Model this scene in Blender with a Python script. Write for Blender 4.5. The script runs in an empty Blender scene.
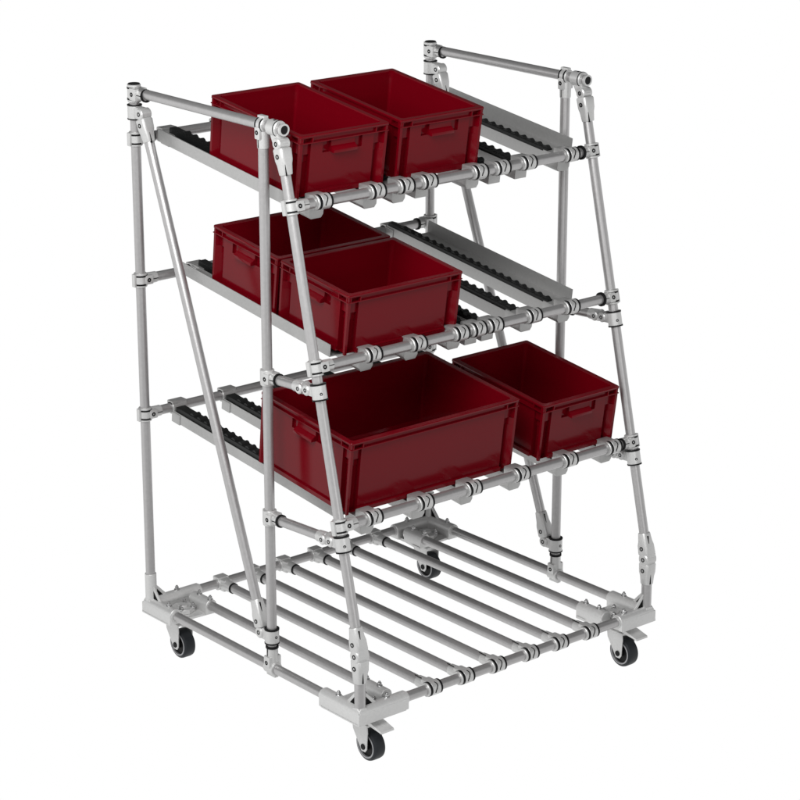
import bpy, bmesh, math
from mathutils import Vector as V, Matrix

# ---------------------------------------------------------------- camera, light
S = bpy.context.scene
C = S.collection
Z0 = 0.091                       # height of the deck datum above the floor
def cam_dir(az, el):
    return V((math.cos(el)*math.sin(az), math.cos(el)*math.cos(az), -math.sin(el)))
cd = bpy.data.cameras.new('camera'); co = bpy.data.objects.new('camera', cd); C.objects.link(co)
co.location = (-3.7138, -4.6161, 2.8813 + Z0)
co.rotation_euler = cam_dir(0.69553, 0.31412).to_track_quat('-Z', 'Y').to_euler()
cd.sensor_width = 36; cd.lens = 2427.34/800*36; cd.clip_start = .1; cd.clip_end = 200
S.camera = co
S.view_settings.view_transform = 'Standard'; S.view_settings.look = 'None'
S.view_settings.exposure = 0; S.view_settings.gamma = 1
S.render.film_transparent = False
S.cycles.max_bounces = 8; S.cycles.diffuse_bounces = 3; S.cycles.glossy_bounces = 4

w = bpy.data.worlds.new('World'); S.world = w; w.use_nodes = True
nt = w.node_tree; bg = nt.nodes['Background']
tc = nt.nodes.new('ShaderNodeTexCoord')
dt = nt.nodes.new('ShaderNodeVectorMath'); dt.operation = 'DOT_PRODUCT'   # white world, darkened overhead by an added gradient to shape reflections
dt.inputs[1].default_value = (.19, .23, 1.0)
nt.links.new(tc.outputs['Generated'], dt.inputs[0])
mr = nt.nodes.new('ShaderNodeMapRange'); mr.interpolation_type = 'SMOOTHSTEP'
mr.inputs['From Min'].default_value = 0.20; mr.inputs['From Max'].default_value = 0.50
mr.inputs['To Min'].default_value = 1.0; mr.inputs['To Max'].default_value = 0.08
nt.links.new(dt.outputs['Value'], mr.inputs['Value'])
# second added gradient: dims the world behind the camera, greying tube and bin reflections
d2 = nt.nodes.new('ShaderNodeVectorMath'); d2.operation = 'DOT_PRODUCT'; d2.inputs[1].default_value = (.30, .95, 0)
nt.links.new(tc.outputs['Generated'], d2.inputs[0])
m2 = nt.nodes.new('ShaderNodeMapRange'); m2.interpolation_type = 'SMOOTHSTEP'
m2.inputs['From Min'].default_value = -.85; m2.inputs['From Max'].default_value = -.10
m2.inputs['To Min'].default_value = .52; m2.inputs['To Max'].default_value = 1.0
nt.links.new(d2.outputs['Value'], m2.inputs['Value'])
mu = nt.nodes.new('ShaderNodeMath'); mu.operation = 'MULTIPLY'
nt.links.new(mr.outputs['Result'], mu.inputs[0]); nt.links.new(m2.outputs['Result'], mu.inputs[1])
nt.links.new(mu.outputs[0], bg.inputs['Color'])
bg.inputs['Strength'].default_value = 1.0

def area(name, loc, target, size, power, col=(1, 1, 1)):
    l = bpy.data.lights.new(name, 'AREA'); l.shape = 'RECTANGLE'; l.size, l.size_y = size
    l.energy = power; l.color = col
    o = bpy.data.objects.new(name, l); C.objects.link(o); o.location = loc
    o.rotation_euler = (V(target) - V(loc)).to_track_quat('-Z', 'Y').to_euler()
    return o
area('key_softbox', (-1.7, -0.9, 3.1), (0.1, 0.4, 1.0), (1.9, 1.9), 115)
area('front_softbox', (-0.4, -3.6, 1.0), (0.3, 0.3, 0.8), (1.8, 1.4), 12)

# ---------------------------------------------------------------- materials
def mat(name, col, rough, metal=0.0, bump=0.0, scale=60.0, spec=0.5, var=0.0):
    m = bpy.data.materials.new(name); m.use_nodes = True
    n = m.node_tree; b = n.nodes['Principled BSDF']
    b.inputs['Base Color'].default_value = (*col, 1); b.inputs['Roughness'].default_value = rough
    b.inputs['Metallic'].default_value = metal; b.inputs['Specular IOR Level'].default_value = spec
    t = n.nodes.new('ShaderNodeTexCoord')
    if var or bump:
        no = n.nodes.new('ShaderNodeTexNoise'); no.inputs['Scale'].default_value = scale; no.inputs['Detail'].default_value = 4
        n.links.new(t.outputs['Object'], no.inputs['Vector'])
    if var:
        r = n.nodes.new('ShaderNodeMapRange'); r.inputs['To Min'].default_value = rough-var; r.inputs['To Max'].default_value = rough+var
        n.links.new(no.outputs['Fac'], r.inputs['Value']); n.links.new(r.outputs['Result'], b.inputs['Roughness'])
        mx = n.nodes.new('ShaderNodeMix'); mx.data_type = 'RGBA'
        mx.inputs['A'].default_value = (*[c*.9 for c in col], 1); mx.inputs['B'].default_value = (*[min(1, c*1.1) for c in col], 1)
        n.links.new(no.outputs['Fac'], mx.inputs['Factor']); n.links.new(mx.outputs['Result'], b.inputs['Base Color'])
    if bump:
        bp = n.nodes.new('ShaderNodeBump'); bp.inputs['Strength'].default_value = bump; bp.inputs['Distance'].default_value = .001
        n.links.new(no.outputs['Fac'], bp.inputs['Height']); n.links.new(bp.outputs['Normal'], b.inputs['Normal'])
    return m
M = dict(
    tube=mat('anodised_aluminium_tube', (.44, .434, .434), .38, .72, .015, 90, var=.03),
    cast=mat('die_cast_joint', (.56, .56, .555), .40, .5, .07, 220, var=.04),
    plate=mat('cast_corner_plate', (.60, .60, .595), .45, .45, .15, 160, var=.05),
    rail=mat('aluminium_rail_profile', (.42, .42, .415), .42, .6, .05, 120, var=.05),
    black=mat('black_rubber', (.006, .006, .0065), .5, 0, .1, 200, spec=.15),
    bolt=mat('zinc_bolt', (.5, .5, .5), .3, .9),
    hole=mat('dark_socket', (.004, .004, .004), .6, spec=.1),
    roller=mat('black_roller_plastic', (.010, .0105, .0105), .45, 0, spec=.25),
    red=mat('dark_red_polypropylene', (.122, .0005, .0042), .16, 0, .02, 300, spec=.16, var=.03),
    tyre=mat('grey_black_tyre', (.012, .0145, .0175), .5, 0, .1, 200, spec=.3),
    core=mat('wheel_rim_grey', (.30, .30, .31), .4, .1),
)

# ---------------------------------------------------------------- mesh helpers
def basis(d, ref=None):
    z = V(d).normalized()
    ref = V(ref) if ref is not None else (V((0, 0, 1)) if abs(z.z) < .9 else V((1, 0, 0)))
    x = (ref - z*ref.dot(z)).normalized(); y = z.cross(x)
    return x, y, z
class MB:
    def __init__(s): s.bm = bmesh.new()
    def cyl(s, a, b, r, r2=None, n=28, cap=True, bev=0.0):
        a, b = V(a), V(b); x, y, z = basis(b-a); r2 = r if r2 is None else r2
        L = (b-a).length
        prof = [(0, r), (L, r2)]
        if bev: prof = [(0, r-bev), (bev, r), (L-bev, r2), (L, r2-bev)]
        rings = [[s.bm.verts.new(a + z*t + (x*math.cos(k*2*math.pi/n) + y*math.sin(k*2*math.pi/n))*rr) for k in range(n)] for t, rr in prof]
        for p, q in zip(rings, rings[1:]):
            for k in range(n): s.bm.faces.new((p[k], p[(k+1) % n], q[(k+1) % n], q[k]))
        if cap: s.bm.faces.new(list(reversed(rings[0]))); s.bm.faces.new(rings[-1])
        return s
    def tube(s, a, b, ro, ri, n=32):                       # hollow ring with real thickness
        a, b = V(a), V(b); x, y, z = basis(b-a)
        def ring(o, r): return [s.bm.verts.new(o + (x*math.cos(k*2*math.pi/n) + y*math.sin(k*2*math.pi/n))*r) for k in range(n)]
        q = [ring(a, ri), ring(a, ro), ring(b, ro), ring(b, ri)]
        for i in range(4):
            p, t = q[i], q[(i+1) % 4]
            for k in range(n): s.bm.faces.new((p[k], p[(k+1) % n], t[(k+1) % n], t[k]))
        return s
    def lathe(s, o, ax, prof, n=40):                       # closed profile [(t, r)]
        o = V(o); x, y, z = basis(ax)
        rings = [[s.bm.verts.new(o + z*t + (x*math.cos(k*2*math.pi/n) + y*math.sin(k*2*math.pi/n))*r) for k in range(n)] for t, r in prof]
        for i in range(len(rings)):
            p, q = rings[i], rings[(i+1) % len(rings)]
            for k in range(n): s.bm.faces.new((p[k], p[(k+1) % n], q[(k+1) % n], q[k]))
        return s
    def box(s, lo, hi, bev=0.0, mtx=None, seg=2):
        g = bmesh.ops.create_cube(s.bm, size=1.0)['verts']
        lo, hi = V(lo), V(hi); c = (lo+hi)/2; d = hi-lo
        for v in g: v.co = V((v.co.x*d.x+c.x, v.co.y*d.y+c.y, v.co.z*d.z+c.z))
        if bev:
            es = list({e for v in g for e in v.link_edges})
            r = bmesh.ops.bevel(s.bm, geom=es, offset=bev, segments=seg, profile=.6, affect='EDGES', clamp_overlap=True)
            g = list({v for f in r['faces'] for v in f.verts} | {v for v in g if v.is_valid})
        if mtx is not None:
            for v in g: v.co = mtx @ v.co
        return s
    def prism(s, poly, ext, bev=0.0):                      # polygon of 3-D points swept by vector ext
        a = [s.bm.verts.new(V(p)) for p in poly]; b = [s.bm.verts.new(V(p)+V(ext)) for p in poly]
        f = [s.bm.faces.new(list(reversed(a))), s.bm.faces.new(b)]
        n = len(poly)
        for k in range(n): f.append(s.bm.faces.new((a[k], a[(k+1) % n], b[(k+1) % n], b[k])))
        if bev:
            bmesh.ops.bevel(s.bm, geom=list({e for q in f for e in q.edges}), offset=bev, segments=2, profile=.6, affect='EDGES', clamp_overlap=True)
        return s
    def quad(s, *p): s.bm.faces.new([s.bm.verts.new(V(q)) for q in p]); return s
    def build(s, name, m, parent=None, loc=None, smooth=True):
        bmesh.ops.recalc_face_normals(s.bm, faces=s.bm.faces[:])
        me = bpy.data.meshes.new(name); s.bm.to_mesh(me); s.bm.free()
        me.materials.append(M[m])
        for p in me.polygons: p.use_smooth = smooth
        if smooth: me.set_sharp_from_angle(angle=math.radians(33))
        o = bpy.data.objects.new(name, me); C.objects.link(o)
        if parent: o.parent = parent
        if loc is not None: o.location = loc
        return o
def empty(name, loc, label=None, cat=None, group=None, parent=None):
    o = bpy.data.objects.new(name, None); C.objects.link(o); o.location = loc; o.empty_display_size = .05
    if parent: o.parent = parent
    if label: o['label'] = label
    if cat: o['category'] = cat
    if group: o['group'] = group
    return o

# ---------------------------------------------------------------- dimensions (metres, datum z + Z0)
W, D, YM, H = 1.0837, .9865, .3893, 1.6124
R = .0140
ZB = .0748
yf = lambda z: -.0568 + .23495*z           # sloped front post
yd = lambda z: .3613 + .37708*z            # diagonal brace
LEV = [dict(zf=1.4134, zr=1.4799, sl=.1324, dz=.004), dict(zf=1.0002, zr=1.0716, sl=.1324, dz=.004), dict(zf=.5849, zr=.6693, sl=.108, dz=.002)]
for l in LEV: l['yf'] = yf(l['zf'])
TR = [[.1057, .2872, .3869, .4687, .6524, .7353, .835, 1.0000], [.1929, .35, .5028, .5662, .628, .7743, .9200], [.1132, .2926, .4671, .6475, .8318, 1.0073]]

cart = empty('tube_cart', (W/2, D/2, 0), 'grey tube frame cart on four castors, its three tilted roller shelves holding dark red bins', 'cart')
# parts are built in world metres, then re-based on the cart's origin
def put(mb, name, m, parent=cart):
    for v in mb.bm.verts: v.co.z += Z0
    piv = sum((v.co for v in mb.bm.verts), V())/max(1, len(mb.bm.verts))
    for v in mb.bm.verts: v.co -= piv
    o = mb.build(name, m)
    pw = WORLD[parent.name]
    o.parent = parent; o.location = piv - pw; WORLD[o.name] = piv.copy()
    return o
WORLD = {cart.name: V((W/2, D/2, 0))}

def tube_part(name, a, b, r=R, caps=True):
    d = (V(b)-V(a)).normalized()
    o = put(MB().cyl(a, b, r, n=32), name, 'tube')
    return o
def endcap(parent, p, d, r=R):
    p, d = V(p), V(d).normalized()
    put(MB().cyl(p, p+d*.003, r*.92, bev=.001), 'end_cap', 'black', parent)

# ---- joints -----------------------------------------------------------------
RJ = .0192
def seal(parent, c, d, r=RJ+.0012, w=.0042):
    c, d = V(c), V(d).normalized()
    put(MB().tube(c-d*w/2, c+d*w/2, r, R*.98), 'seal_ring', 'black', parent)
def bolt(parent, c, d, r=.0064, hx=.58):
    c, d = V(c), V(d).normalized()
    put(MB().tube(c-d*.004, c+d*.0008, r, r*hx, 18), 'bolt_socket', 'hole', parent)
    put(MB().cyl(c-d*.003, c+d*.0003, r*hx, n=6), 'bolt', 'bolt', parent)
def tee(c, main, branch, bd, ml=.046, bl=.050, ring=True, name='tee_joint', seals=True, bc=.0):
    """clamp sleeve round one tube with a branch sleeve onto another"""
    c, m, b, q = V(c), V(main).normalized(), V(branch).normalized(), V(bd).normalized()
    mb = MB().cyl(c-m*ml/2, c+m*ml/2, RJ, bev=.0015)
    x = m.cross(b).normalized()
    mb.cyl(c, c+b*bl, RJ-.0015, RJ-.0032, bev=.001)
    # flat cheeks that carry the bolt, and the pair of lips behind the sleeve
    mt = Matrix((x, m, b)).transposed().to_4x4(); mt.translation = c
    mb.box((-RJ-.002, -ml*.34, .004), (RJ+.002, ml*.34, bl*.60), .004, mt)
    mb.box((-.007, -ml/2+.001, -RJ-.006), (.007, ml/2-.001, -RJ+.004), .002, mt)
    o = put(mb, name, 'cast')
    if seals:
        for s in (-1, 1): seal(o, c+m*s*ml*.31, m, RJ+.0010, .0046)
    if ring: seal(o, c+b*(bl+.001), b, RJ-.0008 if ring is True else ring, .0055)
    side = x if x.dot(q) > 0 else -x
    bolt(o, c+b*(bl*.30)+side*(RJ+.002), side, .0062, .42)
    # slit between the two half shells of the branch
    s1 = c+b*(bl*.62)+side*(RJ-.0034)
    put(MB().box((-.0009, -.0018, -.0), (.0009, .0018, bl*.34), 0, Matrix.Translation(s1) @ Matrix((m, side, b)).transposed().to_4x4()), 'clamp_slit', 'hole', o)
    return o
def pivot_sleeve(mb, p, d, l0, l1, r0, r1, side):
    """cast socket round a tube: squarish at the hinge (l0), round at the mouth (l1)"""
    p, d = V(p), V(d).normalized(); s_ = V(side).normalized(); x_ = d.cross(s_).normalized()
    n = 40; rings = []
    for t, sc in ((0, .90), (.06, 1.0), (.45, .985), (.62, .96), (.97, 1.0), (1.0, .95)):
        e = 5.0 if t < .5 else (3.2 if t < .8 else 2.2); rr = (r0 + (r1-r0)*max(0, (t-.3)/.7))*sc
        ring = []
        for k in range(n):
            a = 2*math.pi*k/n; c_, s2 = math.cos(a), math.sin(a)
            q = (abs(c_)**e + abs(s2)**e)**(-1/e)*rr
            ring.append(mb.bm.verts.new(p + d*(l0+(l1-l0)*t) + (x_*c_ + s_*s2)*q))
        rings.append(ring)
    for a_, b_ in zip(rings, rings[1:]):
        for k in range(n): mb.bm.faces.new((a_[k], a_[(k+1) % n], b_[(k+1) % n], b_[k]))
    mb.bm.faces.new(rings[0]); mb.bm.faces.new(rings[-1])
    return

    p, d = V(p), V(d).normalized()
    mb.cyl(p+d*l0, p+d*l1, r0, r1, bev=.001)
    x, s = d.cross(side).normalized(), V(side).normalized()
    mt = Matrix((x, s, d)).transposed().to_4x4(); mt.translation = p
    mb.box((-r0*.92, -r0-.0005, l0), (r0*.92, r0+.0005, l0+(l1-l0)*.55), .004, mt)
def slot(parent, p, d, side, L=.03, w=.0022):
    d, s = V(d).normalized(), V(side).normalized(); x = d.cross(s)
    p = V(p)
    put(MB().prism([p-x*w*.15-s*.004, p+x*w*.15-s*.004, p+d*L+x*w-s*.004, p+d*L-x*w-s*.004], s*.0055), 'clamp_slit', 'hole', parent)

NX = V((-1, 0, 0)); PX = V((1, 0, 0)); PY = V((0, 1, 0)); NY = V((0, -1, 0)); PZ = V((0, 0, 1)); NZ = V((0, 0, -1))
slant = V((0, .23495, 1)).normalized(); diag = V((0, .37708, 1)).normalized()

for X in (0.0, W):
    inner = PX if X == 0 else NX
    # rear corner post
    o = tube_part('rear_post', (X, D, .05), (X, D, 1.631)); endcap(o, (X, D, 1.6332), PZ, .0185)
    put(MB().cyl((X, D, .056), (X, D, .172), .0172, bev=.0012), 'post_sleeve', 'plate', o)
    o = tube_part('upright_post', (X, YM, .115), (X, YM, 1.590))
    o = tube_part('sloped_post', (X, yf(.262), .262), (X, yf(1.535), 1.535))
    o = tube_part('post_stub', (X, 0, .050), (X, 0, .20), R+.0012)
    o = tube_part('diagonal_brace', (X, yd(.235), .235), (X, yd(1.50), 1.50))
    o = tube_part('top_rail', (X, D-.01, H), (X, .302, H))
    put(MB().tube((X, .297, H), (X, .304, H), R+.0022, R*.84), 'end_collar', 'cast', o)
    put(MB().cyl((X, .2985, H), (X, .304, H), R*.84), 'end_cap', 'black', o)
    # joints: rear post / top rail, upright / top rail
    tee((X, D, H-.004), PZ, NY, NX, ml=.050, bl=.058)
    tee((X, YM, H), PY, NZ, NX, ml=.032, bl=.062, ring=False)
    # hinge carrying the sloped post under the end of the top rail
    yh = .334
    mb = MB().cyl((X, yh-.020, H), (X, yh+.020, H), RJ+.0022, bev=.002)
    pz = H-.037; py = yf(pz)-.002
    mb.prism([(X-.0125, yh-.018, H-.008), (X-.0125, yh+.018, H-.008), (X-.0125, py+.018, pz+.002), (X-.0125, py+.010, pz-.014), (X-.0125, py-.010, pz-.014), (X-.0125, py-.018, pz+.002)], (.025, 0, 0), .004)
    mb.cyl((X-.0185, py, pz), (X+.0185, py, pz), .0165, bev=.003)
    o = put(mb, 'hinge_joint', 'cast')
    seal(o, (X, yh-.014, H), PY, RJ+.003, .0025)
    put(MB().box((X-.006, yh-.0035, H+RJ-.002), (X+.001, yh+.0035, H+RJ+.0030), .001), 'clamp_slit', 'hole', o)
    bolt(o, (X-.0185, py, pz), NX)
    mb = MB(); pivot_sleeve(mb, (X, py, pz), -slant, .012, .082, .0200, .0170, NX)
    o2 = put(mb, 'hinge_socket', 'cast', o); bolt(o2, V((X, py, pz))-slant*.033+NX*.0200, NX)
    slot(o2, V((X, py, pz))-slant*.046+V((-.0100, -.0160, 0)), -slant, V((-.5, -.86, 0)), .034)
    # in-line hinge on the short front stub
    c = V((X, 0, .243))
    mb = MB(); pivot_sleeve(mb, c, NZ, .012, .078, .0200, .0178, NX)
    mb.cyl(c-V((.0200, 0, 0)), c+V((.0200, 0, 0)), .0190, bev=.003)
    pivot_sleeve(mb, c, slant, .012, .078, .0203, .0172, NX)
    mb.box(c-V((.0175, .017, .02)), c+V((.0175, .017, .02)), .005)
    o = put(mb, 'inline_hinge', 'cast')
    for t, d in ((-.034, PZ), (0, PZ), (.033, slant)): bolt(o, c+d*t+NX*.0204, NX)
    slot(o, c+slant*.040+NY*.0178+NX*.004, slant, NY, .034); slot(o, c-PZ*.043+NY*.0175+NX*.004, NZ, NY, .032)
    # brace hinge at the top of the rear post
    c = V((X, D, 1.556)); mb = MB().cyl(c-PZ*.019, c+PZ*.019, RJ+.001, bev=.0015)
    p = V((X, D-.044, 1.556))
    mb.box((X-.0135, D-.040, 1.556-.0165), (X+.0135, D-.004, 1.556+.0165), .004).cyl(p-PX*.0175, p+PX*.0175, .0165, bev=.003)
    o = put(mb, 'brace_hinge', 'cast')
    for s in (-1, 1): seal(o, c+PZ*s*.0195, PZ, RJ+.002, .003)
    bolt(o, p+NX*.0175, NX)
    pd = V((X, yd(1.542), 1.542)); mb = MB(); pivot_sleeve(mb, pd, -diag, .0, .066, .0196, .0168, NX)
    o2 = put(mb, 'hinge_socket', 'cast', o); bolt(o2, pd-diag*.018+NX*.0196, NX)
    slot(o2, pd-diag*.034+NY*.0178+NX*.003, -diag, NY, .030)
    # brace hinge at the foot of the upright
    c = V((X, YM, .171)); mb = MB().cyl(c-PZ*.020, c+PZ*.020, RJ+.001, bev=.0015)
    p = V((X, YM+.040, .171))
    mb.box((X-.0135, YM+.004, .171-.0165), (X+.0135, YM+.038, .171+.0165), .004).cyl(p-PX*.0175, p+PX*.0175, .0165, bev=.003)
    o = put(mb, 'brace_hinge', 'cast')
    for s in (-1, 1): seal(o, c+PZ*s*.0205, PZ, RJ+.002, .004)
    bolt(o, p+NX*.0175, NX); bolt(o, c+NY*(RJ+.001), NY, .004)
    pd = V((X, yd(.185), .185)); mb = MB(); pivot_sleeve(mb, pd, diag, .0, .078, .0196, .0168, NX)
    o2 = put(mb, 'hinge_socket', 'cast', o); bolt(o2, pd+diag*.018+NX*.0196, NX)
    slot(o2, pd+diag*.040+NY*.0178+NX*.003, diag, NY, .036)
    # foot tee of the upright on the base rail
    o = tee((X, YM, ZB), PY, PZ, NX, ml=.040, bl=.062, ring=True, seals=False)
    # short side rails between upright and sloped post
    for za, zb_ in ((.9248, .938), (.5228, .5395)):
        a = V((X, YM, za)); e = V((X, yf(zb_), zb_)); d = (e-a).normalized(); L = (e-a).length
        tube_part('side_rail', a+d*.03, e-d*.065)
        tee(a, PZ, d, NX, ml=.044, bl=.050, seals=False)
        mb = MB().cyl(e-slant*.020, e+slant*.020, RJ+.0012, bev=.0015)
        p1, p2 = e-d*.040, e-d*.068
        mb.cyl(p1-PX*.0165, p1+PX*.0165, .0150, bev=.003).cyl(p2-PX*.0195, p2+PX*.0195, .0145, bev=.003)
        mt = Matrix((PX, d.cross(PX), d)).transposed().to_4x4(); mt.translation = e
        mb.box((-.013, -.014, -.045), (.013, .014, -.006), .004, mt).cyl(e-d*.100, e-d*.062, R+.0020, R+.0035, bev=.001)
        o = put(mb, 'rail_hinge', 'cast')
        for s in (-1, 1): seal(o, e+slant*s*.0205, slant, RJ+.0022, .0042)
        bolt(o, p1+NX*.0165, NX, .0056); bolt(o, p2+NX*.0195, NX, .0056)
        bolt(o, e+V((-.008, -RJ, 0)), V((-.35, -1, 0)), .004)
    # base side rail
    tube_part('base_side_rail', (X, .02, ZB), (X, D-.02, ZB))

# base cross rails and deck tubes
tube_part('base_cross_rail', (.02, 0, ZB), (W-.02, 0, ZB)); tube_part('base_cross_rail', (.02, D, ZB), (W-.02, D, ZB))
def wrap(parent, x, y, z, grey_left=True, hw=.0150):
    """split clamp wrapped round a cross tube: pale shell, two black edges, a centre slit"""
    o = put(MB().cyl((x-hw, y, z), (x+hw, y, z), .0210, n=36, bev=.0012).cyl((x-hw-.0120, y, z), (x-hw-.0058, y, z), .0198, n=36, bev=.0015).cyl((x-hw-.004, y, z), (x-hw, y, z), .0185, n=36), 'wrap_clamp', 'cast', parent)
    put(MB().tube((x-hw-.0062, y, z), (x-hw+.0004, y, z), .0208, R), 'seal_ring', 'black', o)
    put(MB().tube((x+hw-.0005, y, z), (x+hw+.0058, y, z), .0206, R), 'seal_ring', 'black', o)
    n = 5
    mb = MB()
    pts = []
    for k in range(n+1):
        a = math.radians(70 - k*18); xo = x - .001 + .0045*math.sin(k*1.0)
        c = V((xo, y-math.cos(a)*.0211, z+math.sin(a)*.0211)); pts.append(c)
    for p, q in zip(pts, pts[1:]): mb.cyl(p, q, .0016, n=6)
    put(mb, 'clamp_slit', 'hole', o)
    return o
DX = [.125, .2558, .3739, .4926, .6177, .7326, .8545, .960]
for i, x in enumerate(DX):
    y0, y1 = (.02, D-.02) if 0 < i < 7 else (.10, D-.08)
    t = tube_part('deck_tube', (x, y0, ZB), (x, y1, ZB))
    if 0 < i < 7:
        for y, s in ((0, 1), (D, -1)):
            o = put(MB().cyl((x, y+s*.012, ZB), (x, y+s*.060, ZB), RJ, R+.0022, bev=.001)
                    .box((x-.0155, min(y+s*.004, y+s*.034), ZB-.0185), (x+.0155, max(y+s*.004, y+s*.034), ZB+.0185), .005), 'deck_tube_clamp', 'cast')
            if s > 0:
                wrap(o, x, y, ZB)
                put(MB().box((x-.0125, y+.034, ZB+RJ-.0005), (x-.0105, y+.062, ZB+RJ+.0012)), 'clamp_slit', 'hole', o)
            else:
                put(MB().cyl((x-.020, y, ZB), (x+.020, y, ZB), .0200, bev=.0015).box((x-.019, y-.012, ZB+.012), (x+.019, y+.018, ZB+.0215), .002), 'wrap_clamp', 'cast', o)
                seal(o, (x, y-.062, ZB), PY, R+.0028, .0045)

# ---------------------------------------------------------------- corner plates and castors
def corner(X, Y, sx, sy, lx, ly, xt, brake):
    """sx, sy point inwards from the corner"""
    P = lambda u, v, z: V((X+sx*u, Y+sy*v, z))
    def bx(mb, u0, u1, v0, v1, z0, z1, b):
        a, c = P(u0, v0, z0), P(u1, v1, z1)
        return mb.box((min(a.x, c.x), min(a.y, c.y), z0), (max(a.x, c.x), max(a.y, c.y), z1), b)
    mb = MB()
    mb.prism([P(-.021, -.021, .0465), P(lx-.01, -.021, .0465), P(lx-.01, .05, .0465), P(xt+.022, ly*.75, .0465), P(xt+.022, ly, .0465), P(-.021, ly-.01, .0465)], (0, 0, .008), .0015)
    o = put(mb, 'corner_plate', 'plate')
    mb = MB(); bx(mb, -.0210, .0205, -.0205, ly-.001, .0475, ZB+.006, .003); mb.cyl(P(0, -.016, ZB), P(0, ly, ZB), .0208, n=32, bev=.0015); put(mb, 'rail_socket', 'plate', o)
    mb = MB(); bx(mb, -.0205, lx-.001, -.0212, .0200, .0480, ZB+.006, .003); mb.cyl(P(-.016, 0, ZB), P(lx, 0, ZB), .0205, n=32, bev=.0015); put(mb, 'rail_socket', 'plate', o)
    mb = MB(); bx(mb, xt-.0195, xt+.0195, .045, ly+.003, .0485, ZB+.004, .003); mb.cyl(P(xt, .040, ZB), P(xt, ly+.004, ZB), .0195, n=32, bev=.0015); put(mb, 'rail_socket', 'plate', o)
    put(MB().tube(P(0, ly-.001, ZB), P(0, ly+.0045, ZB), R+.003, R), 'socket_lip', 'plate', o)
    put(MB().tube(P(lx-.001, 0, ZB), P(lx+.0045, 0, ZB), R+.003, R), 'socket_lip', 'plate', o)
    # gusset webs beside the post
    for (a, b) in (((.012, 0), (.056, 0)), ((0, .012), (0, .056))):
        q = [P(*a, ZB+.016), P(*b, ZB+.016), P(*a, ZB+.062)]
        ext = V((0, .006, 0)) if a[1] == 0 else V((.006, 0, 0))
        put(MB().prism([p-ext/2 for p in q], ext, .001), 'gusset', 'plate', o)
        q2 = [P(a[0]*1.4, a[1]*1.4, ZB+.019), P(b[0]*.72, b[1]*.72, ZB+.019), P(a[0]*1.4, a[1]*1.4, ZB+.045)]
        e2 = ext*1.12
        put(MB().prism([p-e2/2 for p in q2], e2), 'gusset_shade', 'hole', o)  # raised near-black triangle, paints the shade of a hollow in the web
    for u, v, zz in ((.046, .086, ZB-.007), (.086, .046, ZB-.007), (.088, .088, ZB-.007), (xt, .070, ZB+.018), (xt, .125, ZB+.018), (.092, 0, ZB+.019), (0, .092, ZB+.019)):
        p = P(u, v, zz)
        put(MB().cyl(p, p+PZ*.0035, .0085, n=20, bev=.0008).cyl(p+PZ*.003, p+PZ*.0105, .0062, n=6, bev=.0006).cyl(p+PZ*.010, p+PZ*.0145, .0035, n=12, bev=.0006), 'plate_bolt', 'bolt', o)
    put(MB().cyl(P(.066, .066, .054), P(.066, .066, ZB-.006), .036, n=8, bev=.002).cyl(P(.066, .066, ZB-.007), P(.066, .066, ZB+.001), .016, n=24, bev=.0015), 'swivel_boss', 'plate', o)
    # castor: swivel head, fork, wheel, brake pedal
    cx = X+sx*.058; wy = .0313 if sy > 0 else .920; cy = wy+.018
    hz = -.047
    k = put(MB().cyl((cx, cy, .018), (cx, cy, .0465), .020, .024, bev=.002).cyl((cx, cy, .012), (cx, cy, .022), .026, bev=.002), 'castor', 'plate')
    for s in (-1, 1):
        x0 = cx+(-.0215 if s < 0 else .0285)
        poly = [(x0, cy+.030, .020), (x0, cy-.034, .020), (x0, cy-.036, -.002), (x0, wy-.015, hz-.004), (x0, wy-.008, hz-.014), (x0, wy+.008, hz-.014), (x0, wy+.015, hz-.002), (x0, cy+.026, -.006)]
        put(MB().prism([(a-.0015, b, c) for a, b, c in poly], (.003, 0, 0), .0008), 'fork_arm', 'plate', k)
        put(MB().cyl((x0, wy, hz), (x0+s*.0045, wy, hz), .0085, n=20, bev=.001), 'axle_nut', 'black', k)
    put(MB().box((cx-.0215, cy-.035, .0155), (cx+.0285, cy+.030, .0205), .001), 'fork_crown', 'plate', k)
    r = .044
    put(MB().lathe((cx-.015, wy, hz), PX, [(0, r-.010), (0, r-.006), (.0035, r-.001), (.008, r), (.029, r), (.0345, r-.001), (.038, r-.006), (.038, r-.010)], 56), 'tyre', 'tyre', k)
    put(MB().tube((cx-.0158, wy, hz), (cx+.0238, wy, hz), r-.0085, r-.0125, 48), 'wheel_rim', 'core', k)
    put(MB().cyl((cx-.010, wy, hz), (cx+.018, wy, hz), r-.0122, n=40).cyl((cx-.0165, wy, hz), (cx+.0245, wy, hz), .012, n=24), 'wheel_hub', 'black', k)
    if brake:
        p = [(cx-.020, cy-.030, .032), (cx-.020, cy-.050, .031), (cx-.020, cy-.090, .021), (cx-.020, cy-.092, .015), (cx-.020, cy-.060, .020), (cx-.020, cy-.030, .022)]
        put(MB().prism(p, (.046, 0, 0), .0015), 'brake_pedal', 'plate', k)
corner(0, 0, 1, 1, .155, .155, .125, True)
corner(W, 0, -1, 1, .120, .145, W-.960, True)
corner(0, D, 1, -1, .168, .126, .125, False)
corner(W, D, -1, -1, .147, .124, W-.960, False)

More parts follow.
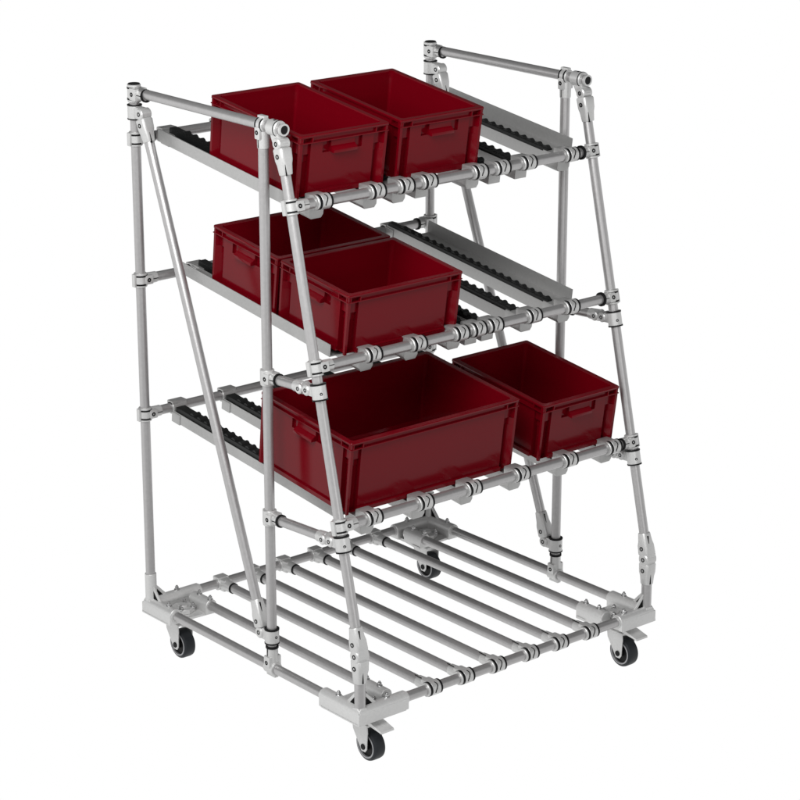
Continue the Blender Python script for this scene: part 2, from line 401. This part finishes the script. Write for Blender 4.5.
# ---------------------------------------------------------------- shelves
def shelf(li):
    L = LEV[li]; y0, z0, zr = L['yf'], L['zf'], L['zr']; sl = L['sl']
    zp = lambda y: z0 + L['dz'] + sl*(y-y0)               # roller plane
    tube_part('front_beam', (.03, y0, z0), (W-.03, y0, z0)); tube_part('rear_beam', (.03, D, zr), (W-.03, D, zr))
    tee((0, y0, z0), slant, PX, NY, ml=.042, bl=.052, ring=False); tee((W, y0, z0), slant, NX, NY, ml=.042, bl=.042, ring=.0205 if li < 2 else .018)
    tee((0, D, zr), PZ, PX, NY, ml=.040, bl=.052, ring=(li == 0)); tee((W, D, zr), PZ, NX, NY, ml=.044, bl=.052)
    dv = V((0, 1, sl)).normalized(); nv = V((0, -sl, 1)).normalized()
    last = len(TR[li])-1
    for i, x in enumerate(TR[li]):
        guide = -1 if (i == 0 and li < 2) else (1 if (i == last and li < 2) else 0)
        fe = y0+(.130 if (i == 0 and li == 2) else .045); re = D-.018
        def Q(dx, y, dz): return V((x+dx, y, zp(y))) + nv*dz
        top = -.020 if li == 2 else -.0165
        hw = .0235; th = .0018; bot = -.051
        def seg(mb, a, b, u0, u1, v0, v1, bev=0):
            return mb.prism([Q(u0, a, v0), Q(u1, a, v0), Q(u1, a, v1), Q(u0, a, v1)], dv*((b-a)/dv.y), bev)
        # open-topped channel, one closed section
        sec = [(-hw, top), (-hw, bot), (hw, bot), (hw, top), (hw-th, top), (hw-th, bot+th), (-hw+th, bot+th), (-hw+th, top)]
        tr = put(MB().prism([Q(u, fe, v) for u, v in sec], dv*((re-fe)/dv.y)), 'roller_track', 'rail')
        # roller strip: dark carrier and a row of small wheels
        ws, uc = (.0075, -.0125) if guide == 1 else ((.010, .006) if guide == -1 else (.0135, -.004) if li == 2 else (.0110, -.006))
        mb = MB(); seg(mb, fe+.027, re-.006, uc-ws-.002, uc+ws+.002, -.034, -.0070)
        n = int((re-.02-(fe+.035))/.0335)
        for k in range(n):
            y = fe+.040+k*.0335; c = Q(uc, y, -.0115); mb.cyl(c-PX*ws, c+PX*ws, .0115, n=18)
        put(mb, 'roller_strip', 'roller', tr)
        if guide == 1:                                   # ledge and upright guide on the right
            sec = [(-.001, -.0185), (-.001, -.0160), (.048, -.0160), (.048, .0225), (.0505, .0225), (.0505, -.0185)]
            put(MB().prism([Q(u, y0+.047, v) for u, v in sec], dv*((.86-y0-.047)/dv.y)), 'side_guide', 'rail', tr)
        if guide == -1:                                  # low guide on the left, outside the bins
            gx = (.040 if li == 0 else .104)-x; g1 = .006 if li == 0 else .014; g0 = -.029 if li == 0 else -.021
            sec = [(gx, g0), (gx, g1), (gx+.002, g1), (gx+.002, g0+.0022), (-hw, g0+.0022), (-hw, g0)]
            put(MB().prism([Q(u, y0+.070, v) for u, v in sec], dv*((.935-y0-.070)/dv.y)), 'side_guide', 'rail', tr)
        # front holder: cup below the beam, collar and wrap clamp round it
        mb = MB()
        cy = y0+.0
        sec = [(-.024, -.012), (-.024, -.050), (-.017, -.060), (.017, -.060), (.024, -.050), (.024, -.012)]
        if li == 0 and i in (3, 5, 6) or li == 1 and i in (3, 4): sec = [(-.022, -.02), (-.022, -.058), (.022, -.058), (.022, -.02)]
        mb.prism([Q(u, cy+.022, v) for u, v in sec], dv*.066, .002)
        mb.box((x-.030, cy-.002, z0-.020), (x+.014, cy+.040, z0+.0195), .004)
        o = put(mb, 'track_holder', 'rail')
        mbc = MB().cyl((x-.031, cy, z0), (x-.019, cy, z0), .0190, n=8)
        put(mbc, 'holder_collar', 'rail', o)
        wrap(o, x, cy, z0)
        # rear holder hooked over the rear beam
        mb = MB(); seg(mb, D-.052, D-.012, -.0262, .0262, -.054, -.0225, .002)
        mb.cyl((x-.025, D, zr), (x+.025, D, zr), .0190, n=28, bev=.002)
        mb.box((x-.025, D-.014, zr+.008), (x+.025, D+.016, zr+.0205), .003)
        put(mb, 'rear_track_holder', 'rail')
    return zp
planes = [shelf(i) for i in range(3)]

# ---------------------------------------------------------------- bins
def bin_meshes(lx, ly, h, handles):
    """local axes: x 0..lx, y 0..ly, z 0..h, resting at z = 0"""
    T = lambda z: .0015*max(0.0, 1-z/(h-.0225))
    def side(mb, o, du, dn, L, zs, cols, off):
        """cols: u breaks, off(i, j) inset of cell i (along) j (up)"""
        def P(u, z, d):
            d2 = d+T(z); uu = min(max(u, d2), L-d2)
            return V(o)+du*uu+dn*d2+PZ*z
        bmv = mb
        for i in range(len(cols)-1):
            for j in range(len(zs)-1):
                d = off(i, j); a, b, c, e = cols[i], cols[i+1], zs[j], zs[j+1]
                bmv.quad(P(a, c, d), P(b, c, d), P(b, e, d), P(a, e, d))
                if i+1 < len(cols)-1:
                    f = off(i+1, j)
                    if abs(f-d) > 1e-6: bmv.quad(P(b, c, d), P(b, c, f), P(b, e, f), P(b, e, d))
                if j+1 < len(zs)-1:
                    f = off(i, j+1)
                    if abs(f-d) > 1e-6: bmv.quad(P(a, e, d), P(b, e, d), P(b, e, f), P(a, e, f))
    sides = [((0, 0, 0), PX, PY, lx, 'y'), ((lx, 0, 0), PY, NX, ly, 'x'), ((lx, ly, 0), NX, NY, lx, 'y'), ((0, ly, 0), NY, PX, ly, 'x')]
    pw, gw = .012, .032
    zt = h-.0225
    body, rim, hnd = MB(), MB(), []
    for o, du, dn, L, ax in sides:
        hd = (ax == handles)
        o = V(o)
        if hd:
            hw = .066; pk = .026; cen = L/2
            u = [0, pw, pw+gw, cen-hw, cen-hw+pk, cen+hw-pk, cen+hw, L-pw-gw, L-pw, L]
            zs = [0, .012, zt-.056, zt-.034, zt-.003, zt]
            def off(i, j):
                if i in (0, 8): return .003
                if i in (1, 7): return .0162 if j > 2 else (.0238 if j == 2 else .0258)
                if j == 0: return .0030
                if j == 3 and i in (3, 5): return .0166
                return .0095
            side(body, o, du, dn, L, zs, u, off)
            # grip bar standing proud of the wall, open at both ends
            b = MB()
            def Pt(uu, zz, d): return o+du*uu+dn*(d+T(zz))+PZ*zz
            za, zb2 = zt-.035, zt-.001
            b.prism([Pt(cen-hw+pk, za, .0100), Pt(cen-hw+pk, za, -.0065), Pt(cen-hw+pk, za+.008, -.0065), Pt(cen-hw+pk, za+.0165, .0078), Pt(cen-hw+pk, zb2, .0078), Pt(cen-hw+pk, zb2, .0100)], du*(2*hw-2*pk), .0006)
            hnd.append(b)
        else:
            side(body, o, du, dn, L, [0, .012, zt-.056, zt-.034, zt], [0, pw, pw+gw, L-pw-gw, L-pw, L],
                 lambda i, j: (.003, (.0258, .0258, .0238, .0162)[j], .0030 if j == 0 else .0095, (.0258, .0258, .0238, .0162)[j], .003)[i])
        ribs = [0, pw-.003, pw, pw+gw-.002, pw+gw+.001, L-pw-gw-.001, L-pw-gw+.002, L-pw, L-pw+.003, L]
        zr_ = [zt, zt+.0025, h-.0075, h-.0045]
        def offr(i, j):
            if j == 0: return .0008
            if j == 2: return .0018
            return (.0030, .0015, .0152, .0015, .0078, .0015, .0152, .0015, .0030)[i]
        side(rim, o, du, dn, L, zr_, ribs, offr)
    # bottom plate
    body.quad((.013, .013, .0004), (lx-.013, .013, .0004), (lx-.013, ly-.013, .0004), (.013, ly-.013, .0004))
    # rounded-rect loops for top flange and inside
    def loop(inset, z, r, n=6):
        pts = []
        for cx, cy, a0 in ((lx-inset-r, ly-inset-r, 0), (inset+r, ly-inset-r, 90), (inset+r, inset+r, 180), (lx-inset-r, inset+r, 270)):
            for k in range(n+1):
                a = math.radians(a0+90*k/n); pts.append(V((cx+r*math.cos(a), cy+r*math.sin(a), z)))
        return pts
    def skin(mb, loops, close_last=False, wrap_=False):
        vs = [[mb.bm.verts.new(p) for p in l] for l in loops]; n = len(vs[0])
        seq = list(zip(vs, vs[1:])) + ([(vs[-1], vs[0])] if wrap_ else [])
        for a, b in seq:
            for k in range(n): mb.bm.faces.new((a[k], a[(k+1) % n], b[(k+1) % n], b[k]))
        if close_last: mb.bm.faces.new(vs[-1])
    skin(rim, [loop(.0005, h-.0048, .006), loop(0, h-.0015, .006), loop(.0012, h, .0055), loop(.0152, h, .010), loop(.0160, h-.0014, .012), loop(.0160, h-.0058, .012)], wrap_=True)
    skin(body, [loop(.0160, h-.0050, .012), loop(.0176, h-.024, .010), loop(.0248, h-.058, .009), loop(.0272, h-.080, .007), loop(.0290, .014, .007), loop(.036, .008, .002)], close_last=True)
    return body, rim, hnd

def make_bin(lx, ly, h, hax, li, x, y, label, name='storage_bin'):
    L = LEV[li]; m = {0: .1324, 1: .1324, 2: .122}[li]
    z = L['zf'] + L['dz'] - (.003, .003, .001)[li] + m*(y-L['yf'])
    o = empty(name, (x, y, z+Z0), label, 'bin', 'dark red bins on the cart')
    o.rotation_euler = (math.atan(m), 0, 0)
    body, rim, hnd = bin_meshes(lx, ly, h, hax)
    body.build('bin_body', 'red', o); rim.build('rim', 'red', o)
    for b in hnd: b.build('handle', 'red', o)
    return o
make_bin(.3, .4, .171, 'y', 0, .0461, .3116, 'dark red bin at the left end of the top shelf, handle to the front')
make_bin(.3, .4, .171, 'y', 0, .3823, .3098, 'dark red bin in the middle of the top shelf, beside the leftmost bin')
make_bin(.4, .3, .171, 'x', 1, .1105, .5055, 'dark red bin at the back of the middle shelf, partly hidden by another bin')
make_bin(.4, .3, .171, 'x', 1, .1128, .2000, 'dark red bin at the front of the middle shelf, touching the rear one')
make_bin(.6, .4, .2115, 'x', 2, .0510, .1183, 'largest and deepest dark red bin, standing on the bottom roller shelf')
make_bin(.3, .4, .171, 'y', 2, .7406, .1115, 'small dark red bin on the bottom shelf beside the largest bin')
